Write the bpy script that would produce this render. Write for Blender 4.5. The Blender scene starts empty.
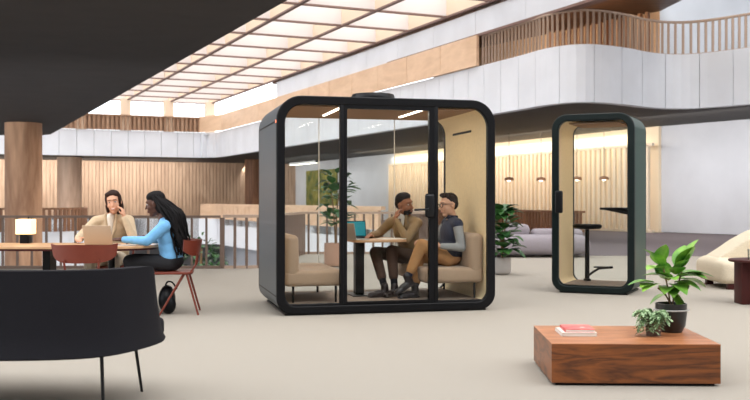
import bpy, bmesh, math, random
from mathutils import Vector, Matrix
random.seed(7)
C = bpy.context.scene.collection
SC = bpy.context.scene
V = Vector
pi = math.pi

# ------------------------------------------------------------------ camera, sky, lights, exposure
cam = bpy.data.cameras.new('camera'); camo = bpy.data.objects.new('camera', cam); C.objects.link(camo)
camo.location = (0, 0, 1.2); camo.rotation_euler = (pi/2, 0, 0)
cam.sensor_width = 36; cam.lens = 45.6; cam.clip_end = 300
cam.dof.use_dof = True; cam.dof.focus_distance = 9.0; cam.dof.aperture_fstop = 3.2
SC.camera = camo
w = bpy.data.worlds.new('world'); SC.world = w; w.use_nodes = True
bg = w.node_tree.nodes['Background']
bg.inputs[0].default_value = (0.93, 0.965, 1.0, 1); bg.inputs[1].default_value = 3.25
SC.view_settings.view_transform = 'Standard'; SC.view_settings.look = 'None'
SC.view_settings.exposure = 0.0; SC.view_settings.gamma = 1; SC.view_settings.use_curve_mapping = False
SC.cycles.max_bounces = 8; SC.cycles.diffuse_bounces = 4; SC.cycles.transparent_max_bounces = 24
SC.cycles.use_denoising = True
SC.cycles.sample_clamp_indirect = 4

def sun(energy, rot, angle, col=(1, .96, .9)):
    l = bpy.data.lights.new('sun', 'SUN'); l.energy = energy; l.angle = angle; l.color = col
    o = bpy.data.objects.new('sun', l); C.objects.link(o); o.rotation_euler = rot; return o
def area(loc, aim, sx, sy, energy, col=(1, .9, .75), name='area_light'):
    l = bpy.data.lights.new(name, 'AREA'); l.shape = 'RECTANGLE'; l.size = sx; l.size_y = sy; l.energy = energy; l.color = col
    o = bpy.data.objects.new(name, l); C.objects.link(o); o.location = loc
    d = V(aim) - V(loc); o.rotation_euler = d.to_track_quat('-Z', 'Y').to_euler(); return o
sun(0.9, (math.radians(38), math.radians(22), 0), math.radians(25))

# building axes: U runs away from the camera along the balcony, W runs to the right
U = V((-.45, 1)).normalized(); W = V((U.y, -U.x))
CORNER = V((-10.35, 61.0))
def L1(d): return V((17.1 - .45*d, d))       # balcony edge line
def L2(d): return V((26.2 - .45*d, d))       # back wall line under the balcony
AX = math.atan2(U.y, U.x)
# long lamps washing the screen wall under the balcony and the upper lobby
def wash(p, q, z, off, energy, size=.5, col=(1, .84, .62), down=-1.2, push=1.5):
    m = (p + q)/2; ln = (q - p).length
    a = m + W*off; b = m + W*(off+push)
    l = bpy.data.lights.new('wash_light', 'AREA'); l.shape = 'RECTANGLE'; l.size = ln; l.size_y = size; l.energy = energy; l.color = col
    o = bpy.data.objects.new('wash_light', l); C.objects.link(o); o.location = (a.x, a.y, z)
    zc = -(V((b.x, b.y, z+down)) - V((a.x, a.y, z))).normalized()
    xc = V(((q-p).x, (q-p).y, 0)).normalized(); yc = zc.cross(xc)
    o.rotation_euler = Matrix((xc, yc, zc)).transposed().to_euler(); return o
wash(L2(56), L2(36), 3.7, -2.6, 430, col=(1, .90, .76), down=-.8)
wash(L2(56), L2(36), 3.75, -.35, 230, .2, (1, .92, .78), -2.5, .28)
def wash_far(t0, t1, z, energy, col):
    m = CORNER + U*4.5 - W*(t0+t1)/2; l = bpy.data.lights.new('wash_light', 'AREA'); l.shape = 'RECTANGLE'; l.size = abs(t1-t0); l.size_y = .6; l.energy = energy; l.color = col
    o = bpy.data.objects.new('wash_light', l); C.objects.link(o); o.location = (m.x, m.y, z)
    zc = -V((U.x, U.y, -.45)).normalized(); xc = V((W.x, W.y, 0)); yc = zc.cross(xc); o.rotation_euler = Matrix((xc, yc, zc)).transposed().to_euler()
wash_far(0, 34, 3.75, 1700, (1, .96, .92))  # added light with no seen source, brightens the far wood wall
area((-9, 17.6, -1.2), (-9, 30, -1.6), 12, .5, 420, (.96, .98, 1))  # added unseen light below the floor edge, brightens the void
wash(V((10.56, 35.05)), V((15.4, 27.7)), 3.7, -4.0, 260, .3, (1, .98, .97), -1.6)  # added light with no seen source, brightens the white wall at right
wash(L2(75), L2(58), 3.6, -4, 380, .5, (1, .97, .93))
wash(L1(34), L1(26), 7.1, 2.2, 170, .6, (1, .80, .58), -.9)

# ------------------------------------------------------------------ helpers
def srgb(h):
    if isinstance(h, str): h = tuple(int(h[i:i+2], 16) for i in (0, 2, 4))
    f = lambda c: (c/12.92 if c <= .04045 else ((c+.055)/1.055)**2.4)
    return tuple(f(c/255) for c in h) + (1,)
def mat(name, col, rough=.6, metal=0, var=.0, scale=8, bump=0, bscale=None, emit=0, spec=.5, stretch=(1, 1, 1), col2=None, sheen=0, detail=4):
    m = bpy.data.materials.new(name); m.use_nodes = True; nt = m.node_tree; N = nt.nodes; L = nt.links
    b = N['Principled BSDF']; c = srgb(col); b.inputs['Base Color'].default_value = c
    b.inputs['Roughness'].default_value = rough; b.inputs['Metallic'].default_value = metal
    b.inputs['Specular IOR Level'].default_value = spec
    if sheen: b.inputs['Sheen Weight'].default_value = sheen
    if emit:
        b.inputs['Emission Color'].default_value = c; b.inputs['Emission Strength'].default_value = emit
    if var or bump or col2:
        tc = N.new('ShaderNodeTexCoord'); mp = N.new('ShaderNodeMapping'); L.new(tc.outputs['Object'], mp.inputs[0])
        mp.inputs['Scale'].default_value = stretch
        n = N.new('ShaderNodeTexNoise'); n.inputs['Scale'].default_value = scale; n.inputs['Detail'].default_value = detail
        L.new(mp.outputs[0], n.inputs[0])
        if var or col2:
            r = N.new('ShaderNodeValToRGB'); L.new(n.outputs[0], r.inputs[0]); L.new(r.outputs[0], b.inputs['Base Color'])
            c2 = srgb(col2) if col2 else tuple(min(1, x*(1+var)) for x in c[:3])+(1,)
            c1 = c if col2 else tuple(x*(1-var) for x in c[:3])+(1,)
            r.color_ramp.elements[0].position = .35; r.color_ramp.elements[1].position = .65
            r.color_ramp.elements[0].color = c1; r.color_ramp.elements[1].color = c2
        if bump:
            n2 = n
            if bscale:
                n2 = N.new('ShaderNodeTexNoise'); n2.inputs['Scale'].default_value = bscale; L.new(tc.outputs['Object'], n2.inputs[0])
            bp = N.new('ShaderNodeBump'); bp.inputs['Strength'].default_value = bump; bp.inputs['Distance'].default_value = .01
            L.new(n2.outputs[0], bp.inputs['Height']); L.new(bp.outputs[0], b.inputs['Normal'])
    return m
def wood(name, dark, light, rough=.45, scale=3, stretch=(1, 1, 6), dist=6, bump=.05):
    m = bpy.data.materials.new(name); m.use_nodes = True; nt = m.node_tree; N = nt.nodes; L = nt.links
    b = N['Principled BSDF']; b.inputs['Roughness'].default_value = rough
    tc = N.new('ShaderNodeTexCoord'); mp = N.new('ShaderNodeMapping'); L.new(tc.outputs['Object'], mp.inputs[0]); mp.inputs['Scale'].default_value = stretch
    n = N.new('ShaderNodeTexNoise'); n.inputs['Scale'].default_value = scale; n.inputs['Detail'].default_value = 5; n.inputs['Distortion'].default_value = .6
    L.new(mp.outputs[0], n.inputs[0])
    wv = N.new('ShaderNodeMath'); wv.operation = 'MULTIPLY'; wv.inputs[1].default_value = dist; L.new(n.outputs[0], wv.inputs[0])
    fr = N.new('ShaderNodeMath'); fr.operation = 'PINGPONG'; fr.inputs[1].default_value = .5; L.new(wv.outputs[0], fr.inputs[0])
    n2 = N.new('ShaderNodeTexNoise'); n2.inputs['Scale'].default_value = scale*9; L.new(mp.outputs[0], n2.inputs[0])
    ad = N.new('ShaderNodeMath'); ad.operation = 'MULTIPLY_ADD'; L.new(n2.outputs[0], ad.inputs[0]); ad.inputs[1].default_value = .5; L.new(fr.outputs[0], ad.inputs[2])
    r = N.new('ShaderNodeValToRGB'); L.new(ad.outputs[0], r.inputs[0]); L.new(r.outputs[0], b.inputs['Base Color'])
    r.color_ramp.elements[0].position = .15; r.color_ramp.elements[1].position = .85
    r.color_ramp.elements[0].color = srgb(dark); r.color_ramp.elements[1].color = srgb(light)
    return m
def glass(name, tint=(1, 1, 1), refl=.8, rough=0.0):
    m = bpy.data.materials.new(name); m.use_nodes = True; nt = m.node_tree; N = nt.nodes; L = nt.links
    for n in list(N):
        if n.type == 'BSDF_PRINCIPLED': N.remove(n)
    out = [n for n in N if n.type == 'OUTPUT_MATERIAL'][0]
    t = N.new('ShaderNodeBsdfTransparent'); t.inputs[0].default_value = tint+(1,)
    g = N.new('ShaderNodeBsdfGlossy'); g.inputs['Roughness'].default_value = rough
    f = N.new('ShaderNodeFresnel'); f.inputs[0].default_value = 1.4
    mu = N.new('ShaderNodeMath'); mu.operation = 'MULTIPLY'; mu.inputs[1].default_value = refl; L.new(f.outputs[0], mu.inputs[0])
    mx = N.new('ShaderNodeMixShader'); L.new(mu.outputs[0], mx.inputs[0]); L.new(t.outputs[0], mx.inputs[1]); L.new(g.outputs[0], mx.inputs[2])
    L.new(mx.outputs[0], out.inputs[0]); return m

class MB:
    def __init__(s): s.bm = bmesh.new()
    def hull(s, a, b):                     # two matching loops joined, both ends closed
        va = [s.bm.verts.new(p) for p in a]; vb = [s.bm.verts.new(p) for p in b]; n = len(a)
        for i in range(n): s.bm.faces.new((va[i], va[(i+1) % n], vb[(i+1) % n], vb[i]))
        s.bm.faces.new(va[::-1]); s.bm.faces.new(vb); return s
    def box(s, x0, x1, y0, y1, z0, z1, M=None):
        f = (lambda p: M @ V(p)) if M else V
        return s.hull([f(p) for p in ((x0,y0,z0),(x1,y0,z0),(x1,y1,z0),(x0,y1,z0))], [f(p) for p in ((x0,y0,z1),(x1,y0,z1),(x1,y1,z1),(x0,y1,z1))])
    def rbox(s, x0, x1, y0, y1, z0, z1, r=.02, seg=3, M=None):
        bm = bmesh.new(); bmesh.ops.create_cube(bm, size=1)
        for v in bm.verts: v.co = V(((x0+x1)/2+v.co.x*(x1-x0), (y0+y1)/2+v.co.y*(y1-y0), (z0+z1)/2+v.co.z*(z1-z0)))
        bmesh.ops.bevel(bm, geom=bm.edges[:], offset=r, segments=seg, affect='EDGES', profile=.5)
        if M: bmesh.ops.transform(bm, matrix=M, verts=bm.verts)
        s.merge(bm); return s
    def merge(s, bm):
        me = bpy.data.meshes.new('t'); bm.to_mesh(me); bm.free(); s.bm.from_mesh(me); bpy.data.meshes.remove(me)
    def prism(s, poly, z0, z1, M=None):
        f = (lambda p: M @ V(p)) if M else V
        return s.hull([f((p[0], p[1], z0)) for p in poly], [f((p[0], p[1], z1)) for p in poly])
    def sheet(s, rows, closed=False):      # a grid of points
        vs = [[s.bm.verts.new(p) for p in r] for r in rows]
        for i in range(len(vs)-1):
            n = len(vs[i])
            for j in range(n if closed else n-1):
                k = (j+1) % n; s.bm.faces.new((vs[i][j], vs[i][k], vs[i+1][k], vs[i+1][j]))
        return vs
    def tube(s, path, r, seg=8, cap=True):
        path = [V(p) for p in path]; n = len(path); rs = r if isinstance(r, (list, tuple)) else [r]*n
        rows = []; prev = None
        for i, p in enumerate(path):
            t = (path[min(i+1, n-1)] - path[max(i-1, 0)]).normalized()
            a = prev if prev is not None else (V((0, 0, 1)) if abs(t.z) < .9 else V((1, 0, 0)))
            x = (a - t*a.dot(t)).normalized(); y = t.cross(x); prev = x
            rows.append([p + x*math.cos(k*2*pi/seg)*rs[i] + y*math.sin(k*2*pi/seg)*rs[i] for k in range(seg)])
        vs = s.sheet(rows, True)
        if cap: s.bm.faces.new(vs[0][::-1]); s.bm.faces.new(vs[-1])
        return s
    def cyl(s, p, q, r1, r2=None, seg=16): return s.tube([p, q], [r1, r1 if r2 is None else r2], seg)
    def lathe(s, prof, c=(0, 0, 0), seg=28, M=None):
        f = (lambda p: M @ V(p)) if M else (lambda p: V(p)+V(c))
        rows = [[f((max(r, 1e-4)*math.cos(k*2*pi/seg), max(r, 1e-4)*math.sin(k*2*pi/seg), z)) for k in range(seg)] for r, z in prof]
        vs = s.sheet(rows, True); s.bm.faces.new(vs[0][::-1]); s.bm.faces.new(vs[-1]); return s
    def ell(s, c, r, M=None, seg=16, rings=10):
        bm = bmesh.new(); bmesh.ops.create_uvsphere(bm, u_segments=seg, v_segments=rings, radius=1)
        R = (M or Matrix.Identity(3)).to_4x4()
        bmesh.ops.transform(bm, matrix=Matrix.Translation(c) @ R @ Matrix.Diagonal((r[0], r[1], r[2], 1)), verts=bm.verts)
        s.merge(bm); return s
    def cap(s, p, q, r1, r2, seg=12): # round cone
        p, q = V(p), V(q); d = q-p; ln = d.length
        if ln < 1e-5: return s.ell(p, (r1,)*3)
        t = d/ln; a = V((0, 0, 1)) if abs(t.z) < .9 else V((1, 0, 0)); x = (a - t*a.dot(t)).normalized(); y = t.cross(x)
        prof = [(-r1*math.cos(k*pi/8), r1*math.sin(k*pi/8)) for k in range(0, 5)] + [(ln+r2*math.sin(k*pi/8), r2*math.cos(k*pi/8)) for k in range(0, 5)]
        rows = [[p + t*h + (x*math.cos(k*2*pi/seg) + y*math.sin(k*2*pi/seg))*max(r, 1e-4) for k in range(seg)] for h, r in prof]
        vs = s.sheet(rows, True); s.bm.faces.new(vs[0][::-1]); s.bm.faces.new(vs[-1]); return s
    def obj(s, name, m, parent=None, smooth=35, origin=None, bevel=0, label=None, normals=True):
        bm = s.bm
        if normals: bmesh.ops.recalc_face_normals(bm, faces=bm.faces[:])
        if origin is not None: bmesh.ops.translate(bm, verts=bm.verts, vec=-V(origin))
        me = bpy.data.meshes.new(name); bm.to_mesh(me); bm.free(); me.materials.append(m)
        if smooth:
            me.shade_smooth(); me.set_sharp_from_angle(angle=math.radians(smooth))
        o = bpy.data.objects.new(name, me); C.objects.link(o)
        if origin is not None: o.location = origin
        if parent: o.parent = parent
        if label: o['label'] = label
        if bevel:
            b = o.modifiers.new('bevel', 'BEVEL'); b.width = bevel; b.segments = 2; b.limit_method = 'ANGLE'
        return o
def tag(o, label, cat, group=None, kind=None):
    o['label'] = label; o['category'] = cat
    if group: o['group'] = group
    if kind: o['kind'] = kind
    return o
def struct(o): o['kind'] = 'structure'; return o
def thing(name, label, cat, loc=(0, 0, 0), rz=0, group=None):
    o = bpy.data.objects.new(name, None); C.objects.link(o); o.location = loc; o.rotation_euler = (0, 0, rz); o.empty_display_size = .1
    return tag(o, label, cat, group)
def copy_tree(o, parent=None):
    c = o.copy(); C.objects.link(c)
    if parent: c.parent = parent
    for ch in list(o.children): copy_tree(ch, c)
    return c
def catmull(pts, n=6):
    pts = [V(p) for p in pts]; out = []
    for i in range(len(pts)-1):
        a, b, c, d = pts[max(i-1, 0)], pts[i], pts[i+1], pts[min(i+2, len(pts)-1)]
        for k in range(n):
            t = k/n; out.append(.5*((2*b)+(c-a)*t+(2*a-5*b+4*c-d)*t*t+(3*b-a-3*c+d)*t**3))
    out.append(pts[-1]); return out
def resample(pts, step):
    pts = [V(p) for p in pts]; out = [pts[0].copy()]; acc = 0
    for a, b in zip(pts, pts[1:]):
        ln = (b-a).length; pos = step-acc
        while pos <= ln: out.append(a+(b-a)*(pos/ln)); pos += step
        acc = (acc+ln) % step
    return out
def band(mb, pts, z0, z1, th, gap=0, side=1, every=1):  # upright panels along a path, thickness to one side
    for i, (a, b) in enumerate(zip(pts, pts[1:])):
        d = (b-a).normalized(); n = V((-d.y, d.x))*th*side
        a2, b2 = a+d*gap/2*(i % every == 0), b-d*gap/2*(i % every == every-1)
        mb.prism([a2, b2, b2+n, a2+n], z0, z1)
def ringprism(mb, outer, inner, y0, y1):        # frame in the xz plane extruded along y
    n = len(outer)
    g = [[(p[0], y, p[1]) for p in q] for q, y in ((outer, y0), (inner, y0), (inner, y1), (outer, y1))]
    vs = [[mb.bm.verts.new(p) for p in r] for r in g]
    for i in range(4):
        a, b = vs[i], vs[(i+1) % 4]
        for j in range(n): k = (j+1) % n; mb.bm.faces.new((a[j], a[k], b[k], b[j]))
def rrect(x0, x1, z0, z1, r, n=8):
    out = []
    for cx, cz, a0 in ((x1-r, z1-r, 0), (x0+r, z1-r, pi/2), (x0+r, z0+r, pi), (x1-r, z0+r, 1.5*pi)):
        out += [(cx+r*math.cos(a0+pi/2*k/n), cz+r*math.sin(a0+pi/2*k/n)) for k in range(n+1)]
    return out

# ------------------------------------------------------------------ materials
M = dict(
 carpet=mat('carpet', (158, 150, 139), .95, 0, .10, 260, .25, emit=0, spec=.1, detail=3),
 lowfloor=mat('lower_floor', (120, 118, 118), .8),
 white=mat('white_concrete', (222, 225, 231), .7, 0, .05, .7),
 plaster=mat('white_plaster', (206, 207, 212), .8, 0, .04, .8),
 cream=mat('cream_wall', (245, 226, 196), .8),
 slab=mat('dark_concrete', (44, 38, 37), .8, 0, .12, 1.5),
 soffit=mat('soffit', (52, 48, 45), .8, 0, .06, .6),
 beam=mat('skylight_beam_white', (222, 213, 209), .8),
 beamw=mat('skylight_beam_wood', (238, 214, 188), .7),
 beamd=mat('beam_edge_dark', (128, 100, 90), .6),
 oak=wood('light_oak', (204, 168, 130), (226, 192, 156), .5, .6, (1, 1, 5), 3),
 oakpanel=wood('oak_panel', (218, 182, 148), (236, 202, 170), .5, .35, (1, 1, 3), 3),
 slat=wood('slat_wood', (176, 144, 118), (206, 174, 146), .6, .5, (3, 3, .4), 4),
 slatd=wood('brown_slat_wood', (122, 84, 60), (164, 118, 86), .6, .5, (3, 3, .4), 4),
 colwood=wood('column_wood', (150, 106, 76), (206, 160, 124), .6, .5, (1.5, 1.5, .3), 4),
 bronze=mat('bronze_rail', (118, 98, 86), .45, .3),
 walnut=wood('walnut_veneer', (70, 34, 10), (142, 80, 34), .38, 1.15, (1, 1.2, 7), 7),
 walnut_top_lit=wood('walnut_top_lit', (150, 92, 58), (190, 126, 84), .34, 1.4, (1, 6, 1), 5),  # lighter copy of the walnut, light from above put into its colour
 ceilwood=wood('brown_ceiling', (88, 58, 42), (120, 82, 58), .5, 1.2, (.4, 3, 1), 4),
 black=mat('black_satin', (8, 8, 11), .45, 0, spec=.2),
 blackm=mat('black_metal', (24, 24, 26), .35, .5),
 podside=mat('dark_grey_lacquer', (78, 84, 88), .42, 0, spec=.45),
 green=mat('dark_green_lacquer', (44, 68, 60), .4, 0, spec=.35),
 greend=mat('deep_green_rim', (12, 24, 23), .4, 0, spec=.25),
 paleb=mat('pale_bronze', (176, 152, 134), .5, .1),
 colwood2=wood('pale_column_wood', (190, 156, 132), (222, 190, 164), .6, .5, (1.5, 1.5, .3), 4),
 slatm=wood('mid_brown_slat', (150, 114, 88), (184, 148, 120), .6, .5, (3, 3, .4), 4),
 oak2=wood('table_oak', (176, 134, 96), (204, 162, 122), .45, .8, (1, 4, 4), 3),
 slatlit=wood('pale_slat', (224, 204, 178), (238, 222, 200), .6, .5, (3, 3, .4), 4),
 carpet_shade=mat('shaded_grey_carpet', (112, 103, 105), .95, 0, .08, 120, spec=.1),
 white2=mat('pale_concrete', (240, 243, 248), .7),
 lining=mat('cream_felt', (232, 208, 166), .9, 0, .04, 30),
 liningb=mat('brown_ceiling_felt', (150, 116, 86), .9),
 podfloor=mat('pod_floor', (142, 124, 110), .9, 0, .08, 60),
 beige=mat('beige_upholstery', (164, 138, 114), .9, 0, .05, 120, .1, sheen=.2),
 sofa=mat('charcoal_fabric', (29, 28, 32), .9, 0, .10, 220, .15, spec=.15),
 lilac=mat('lilac_grey_fabric', (146, 138, 143), .9, 0, .04, 40),
 boucle=mat('cream_boucle', (208, 194, 170), .95, 0, .06, 60, .3),
 red=mat('dark_red_wood', (62, 22, 19), .5, 0, .15, 8, spec=.25),
 terra=mat('terracotta', (112, 45, 28), .42, 0, .04, 20),
 potb=mat('black_pot', (30, 29, 28), .3),
 potw=mat('grey_white_pot', (178, 172, 168), .6),
 potp=mat('blush_pot', (176, 138, 116), .6),
 potbr=mat('brown_pot', (92, 72, 60), .6, 0, .1, 20),
 soil=mat('soil', (50, 38, 30), .95, 0, .3, 40),
 leaf=mat('green_leaf', (58, 122, 34), .38, 0, .0, 9, col2=(146, 192, 78)),
 leafd=mat('dark_green_leaf', (26, 66, 30), .45, 0, .0, 4, col2=(64, 112, 48)),
 leafv=mat('variegated_leaf', (66, 112, 52), .5, 0, .0, 60, col2=(190, 212, 166)),
 stem=mat('stem', (120, 92, 58), .7),
 moss=mat('moss_panel', (70, 84, 34), .95, 0, 0, 1.3, .4, 6, col2=(150, 140, 66)),
 lampon=mat('lamp_glow', (255, 222, 165), .6, emit=1.5),
 strip=mat('strip_glow', (255, 244, 226), .6, emit=5),
 screen=mat('teal_screen', (14, 110, 122), .3, emit=.6),
 alu=mat('laptop_aluminium', (176, 168, 160), .35, .5),
 laptan=mat('sand_laptop', (190, 166, 140), .4, .2),
 paper=mat('paper', (228, 222, 212), .8),
 bookred=mat('red_cover', (206, 84, 84), .5, 0, 0, 14, col2=(226, 120, 112)),
 orange=mat('orange_light', (255, 130, 90), .5, emit=1.5),
 glass=glass('clear_glass', (.97, .98, .975), .28),
 winglass=glass('window_glass', (.98, .99, 1), .5),
)
# ------------------------------------------------------------------ the setting
EDGE = [(-15, -7.2), (23, -7.2), (24, 8), (24, 40), (2, 76), (-22, 76), (-22, 72), L1(73), L1(36.9), (1.05, 21.3), (-1.66, 21.3), (-2.15, 16.85), (-15, 16.85)]
struct(MB().prism(EDGE, -.35, 0).obj('floor', M['carpet'], smooth=0))
struct(MB().prism([(-50, 10), (24, 10), (24, 90), (-50, 90)], -5.2, -5).obj('floor', M['lowfloor'], smooth=0))
struct(MB().prism([(1.15, 20.9), (22, 18.5), (22, 40), (2, 76), (-20, 76), (-20, 74), L1(72)+W*.1, L1(37)+W*.2], .001, .006).obj('floor', M['carpet_shade'], smooth=0))  # darker floor sheet, shade under the balcony put into its colour
# lower fascia across the void, at our level
far = [CORNER - W*t for t in (36, 0)]
def fascia_path():
    p = [CORNER - W*36, CORNER - W*20, CORNER - W*2.0, CORNER - W*.9 - U*.12, CORNER - W*.2 - U*.8, CORNER - U*2, L1(50), L1(40), L1(33), V((4.27, 28.4)), V((4.72, 27.2)), V((5.2, 26.5)), V((5.75, 26.2)), V((6.45, 26.4)), V((7.3, 27.0)), V((8.0, 27.65)), V((8.84, 28.05)), V((9.6, 27.8)), V((10.5, 26.8)), V((11.6, 25.2)), V((12.6, 23.2)), V((13.4, 21))]
    return catmull(p, 8)
FP = fascia_path()
mb = MB(); band(mb, resample(FP, .255), 3.9, 5.5, .3, .02, 1, 4)
# dark core behind the joints, so the seams read as shadow gaps
struct(mb.obj('wall_balcony', M['white'], smooth=0))
poly = FP + [V((24, 21)), V((24, 44)), V((2, 80)), V((-50, 80))]
inn = []
for i, p in enumerate(FP):
    a = FP[max(i-1, 0)]; b = FP[min(i+1, len(FP)-1)]; d = (b-a).normalized(); inn.append(p + V((-d.y, d.x))*.27)
poly2 = inn + [V((24, 21)), V((24, 44)), V((2, 80)), V((-50, 80))]
struct(MB().prism(poly2, 3.92, 5.3).obj('ceiling', M['soffit'], smooth=0))
low = [CORNER - W*36, CORNER - W*.8, CORNER - U*.8, L1(36.9)]
mb = MB(); band(mb, resample(low, 1.4), -1.6, 0.02, .25, .02, 1); struct(mb.obj('trim_1', M['white2'], smooth=0))
struct(MB().prism([CORNER - W*36, CORNER, L1(73), V((-22, 72)), V((-50, 66))], -1.5, 0).obj('floor', M['lowfloor'], smooth=0))
# back walls
wb = CORNER + U*8 + W*8.3
def wallseg(name, p, q, z0, z1, m, th=.25, side=1):
    mb = MB(); band(mb, [V(p), V(q)], z0, z1, th, 0, side); return struct(mb.obj(name, m, smooth=0))
wallseg('wall_back', CORNER+U*8-W*42, wb, 0, 3.95, M['slat'], .2, 1)
mb = MB()
for i in range(194):
    p = CORNER + U*7.9 - W*40 + W*(i*.25); band(mb, [p, p+W*.225], .02, 3.9, .1, 0, -1)
struct(mb.obj('wall_back_panelling', M['slat'], smooth=0)); 
wallseg('wall_back_lower', CORNER+U*3-W*42, CORNER+U*3+W*2, -5, -1.5, M['lowfloor'])
wallseg('wall_side', (22, 40), (22, -7), 0, 7.6, M['plaster'], .25, 1)  # out of view, added to cut light reaching under the balcony
wallseg('wall_rear', (-20, -7), (22, -7), 0, 7.6, M['plaster'], .25, 1)  # behind the camera, added to darken the floor far back
wallseg('wall_right_lower', CORNER+U*3.2+W*1.2, L1(36.9)+W*3, -5, -.3, M['plaster'])
wallseg('wall_right_far', L2(72.5), L2(55.7), 0, 3.95, M['plaster'])
wallseg('wall_right_screen', L2(55.7), L2(35.0), 0, 3.95, M['cream'])
wallseg('wall_right', (10.56, 35.05), (15.4, 27.7), .02, 3.92, M['plaster'])
mb = MB()
for i in range(72):
    p = L2(55.5) - U*(i*.315) - W*.5; band(mb, [p, p-U*.12], .02, 3.22, .1)
p, q = L2(55.5)-W*.5, L2(55.5)-U*22.7-W*.5
band(mb, [p, q], 3.18, 3.28, .12); band(mb, [p, q], 0, .1, .12)
s = mb.obj('slatted_screen', M['slatlit'], smooth=0)
tag(s, 'tall warm lit screen of vertical wooden slats along the wall under the balcony', 'screen')
mb = MB()
for i in range(60):
    p = L2(47.5) - U*(i*.21) - W*2.6; band(mb, [p, p-U*.09], .02, .74, .08)
p, q = L2(47.5)-W*2.6, L2(47.5)-U*12.6-W*2.6
band(mb, [p, q], .72, .8, .14); band(mb, [p, q], .02, .1, .1)
s = mb.obj('slatted_partition', M['slatd'], smooth=0)
tag(s, 'low brown slatted wooden partition in front of the tall lit screen', 'partition')
# upper floor: lobby behind the curved balcony
wallseg('wall_upper_lobby', (2.5, 40.6), (9.2, 30.7), 5.3, 7.3, M['oakpanel'])
mb = MB()
for i in range(16):
    p = V((6.6, 34.55)) + V((9.2-6.6, 30.7-34.55))*(i/16) ; d = V((2.6, -3.85)).normalized(); band(mb, [p-V((.3,.2)), p+d*.1-V((.3,.2))], 5.3, 7.28, .12)
struct(mb.obj('trim_2', M['slatd'], smooth=0))
wallseg('wall_upper_right', (9.2, 30.7), (22, 36.2), 5.3, 11, M['white'])
struct(MB().prism([L1(50), L1(18), (9.5, 27.5), (9.2, 30.8), (6.1, 35.5), L1(50)+W*4], 7.3, 7.45).obj('ceiling', M['ceilwood'], smooth=0))
struct(MB().prism([(9.6, 24), (30, 24), (30, 46), (9.6, 46)], 10.9, 11.2).obj('ceiling', M['plaster'], smooth=0))  # unseen roof, added to dim the upper white wall
# upper white band over the balcony with a dark lower edge
mb = MB(); band(mb, resample([L1(49.4), L1(14)], 2.92), 6.53, 7.46, .3, .015, 1); struct(mb.obj('wall_upper_band', M['white'], smooth=0))
mb = MB(); band(mb, [L1(36.9)-W*.03, L1(14)-W*.03], 6.47, 6.55, .34, 0, 1); struct(mb.obj('trim_3', M['beamd'], smooth=0))
struct(MB().prism([(-34, -7), (30, -7), (30, 0), (-34, 0)], 7.6, 7.8).obj('ceiling', M['plaster'], smooth=0))  # unseen cover above the camera, added to cut light on the foreground
# skylight: a coffered grid open to the sky
dirs = V((U.x, U.y))
mbx, mbl, mbd = MB(), MB(), MB()
n0 = L1(40.46)
def gp(i, j): return n0 - W*(2.66*i) + U*(2.92*j)   # node i lines left, j rows away
I0, I1, J0, J1 = 0, 7, -9, 8
for j in range(J0, J1+1):
    band(mbx, [gp(I0, j), gp(I1, j)], 7.46, 8.65, .12); band(mbd, [gp(I0, j)-U*.015, gp(I1, j)-U*.0], 7.40, 7.46, .12)
for i in range(I0, I1+1):
    band(mbl, [gp(i, J0), gp(i, J1)], 7.46, 8.66, .12); band(mbd, [gp(i, J0)-W*.015, gp(i, J1)-W*.0], 7.39, 7.45, .13)
for j in range(-11, J0):  # near rows out of view, added to cut sky light on the floor
    band(mbx, [gp(-4, j), gp(I1, j)], 7.46, 8.65, .12); band(mbd, [gp(-4, j), gp(I1, j)], 7.40, 7.46, .12)
for i in range(-4, I1+1):
    band(mbl, [gp(i, -11), gp(i, J0)], 7.46, 8.66, .12); band(mbd, [gp(i, -11), gp(i, J0)], 7.39, 7.45, .13)
struct(mbx.obj('ceiling_skylight_cross_beams', M['beam'], smooth=0))
struct(mbl.obj('ceiling_skylight_long_beams', M['beamw'], smooth=0))
struct(mbd.obj('trim_4', M['beamd'], smooth=0))
# clerestory across the far end: posts and panes
for k in range(8):
    a = CORNER - W*(.2+2.66*k)
    mb = MB(); d = W*.28
    mb.prism([a-d, a+d, a+d+U*.5, a-d+U*.5], 5.5, 7.46)
    struct(mb.obj('trim_%d' % (5+k), M['beamw'], smooth=0))
    mb = MB(); a2 = a - d; b2 = a - W*2.66 + d
    band(mb, [b2+U*.3, a2+U*.3], 6.2, 7.4, .03); struct(mb.obj('window_%d' % (k+1), M['winglass'], smooth=0))
# dark slab over the left side
E0, E1 = V((-1.12, 12.7)), V((-13.45, 39.3))
struct(MB().prism([(-32, 12.7), E0, E1 + V((.1, -.2)), E1 + V((-.5, .35)), (-32, 39.3)], 3.9, 4.4).obj('ceiling_slab', M['slab'], smooth=0))
# parapets of the upper floor
mb = MB(); p0 = CORNER - W*.9
for i in range(130):
    p = p0 - W*(i*.27); band(mb, [p, p-W*.15], 5.52, 6.42, .1, 0, 1)
band(mb, [p0, p0-W*35.5], 6.38, 6.46, .16, 0, 1); band(mb, [p0+U*.1, p0-W*35.5+U*.1], 5.52, 6.4, .04, 0, 1)
tag(mb.obj('slatted_parapet', M['slatm'], smooth=0), 'brown slatted wooden parapet on the white balcony across the far end', 'parapet')
mb = MB(); pth = resample([CORNER - W*.9, CORNER - W*.25-U*.2, CORNER - U*1.2, L1(30.6)], 2.62) + [L1(30.55)]
band(mb, pth, 5.52, 6.5, .1, .03, -1)
tag(mb.obj('panelled_parapet', M['oakpanel'], smooth=0), 'pale wooden panelled parapet above the right hand white balcony', 'parapet')
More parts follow.
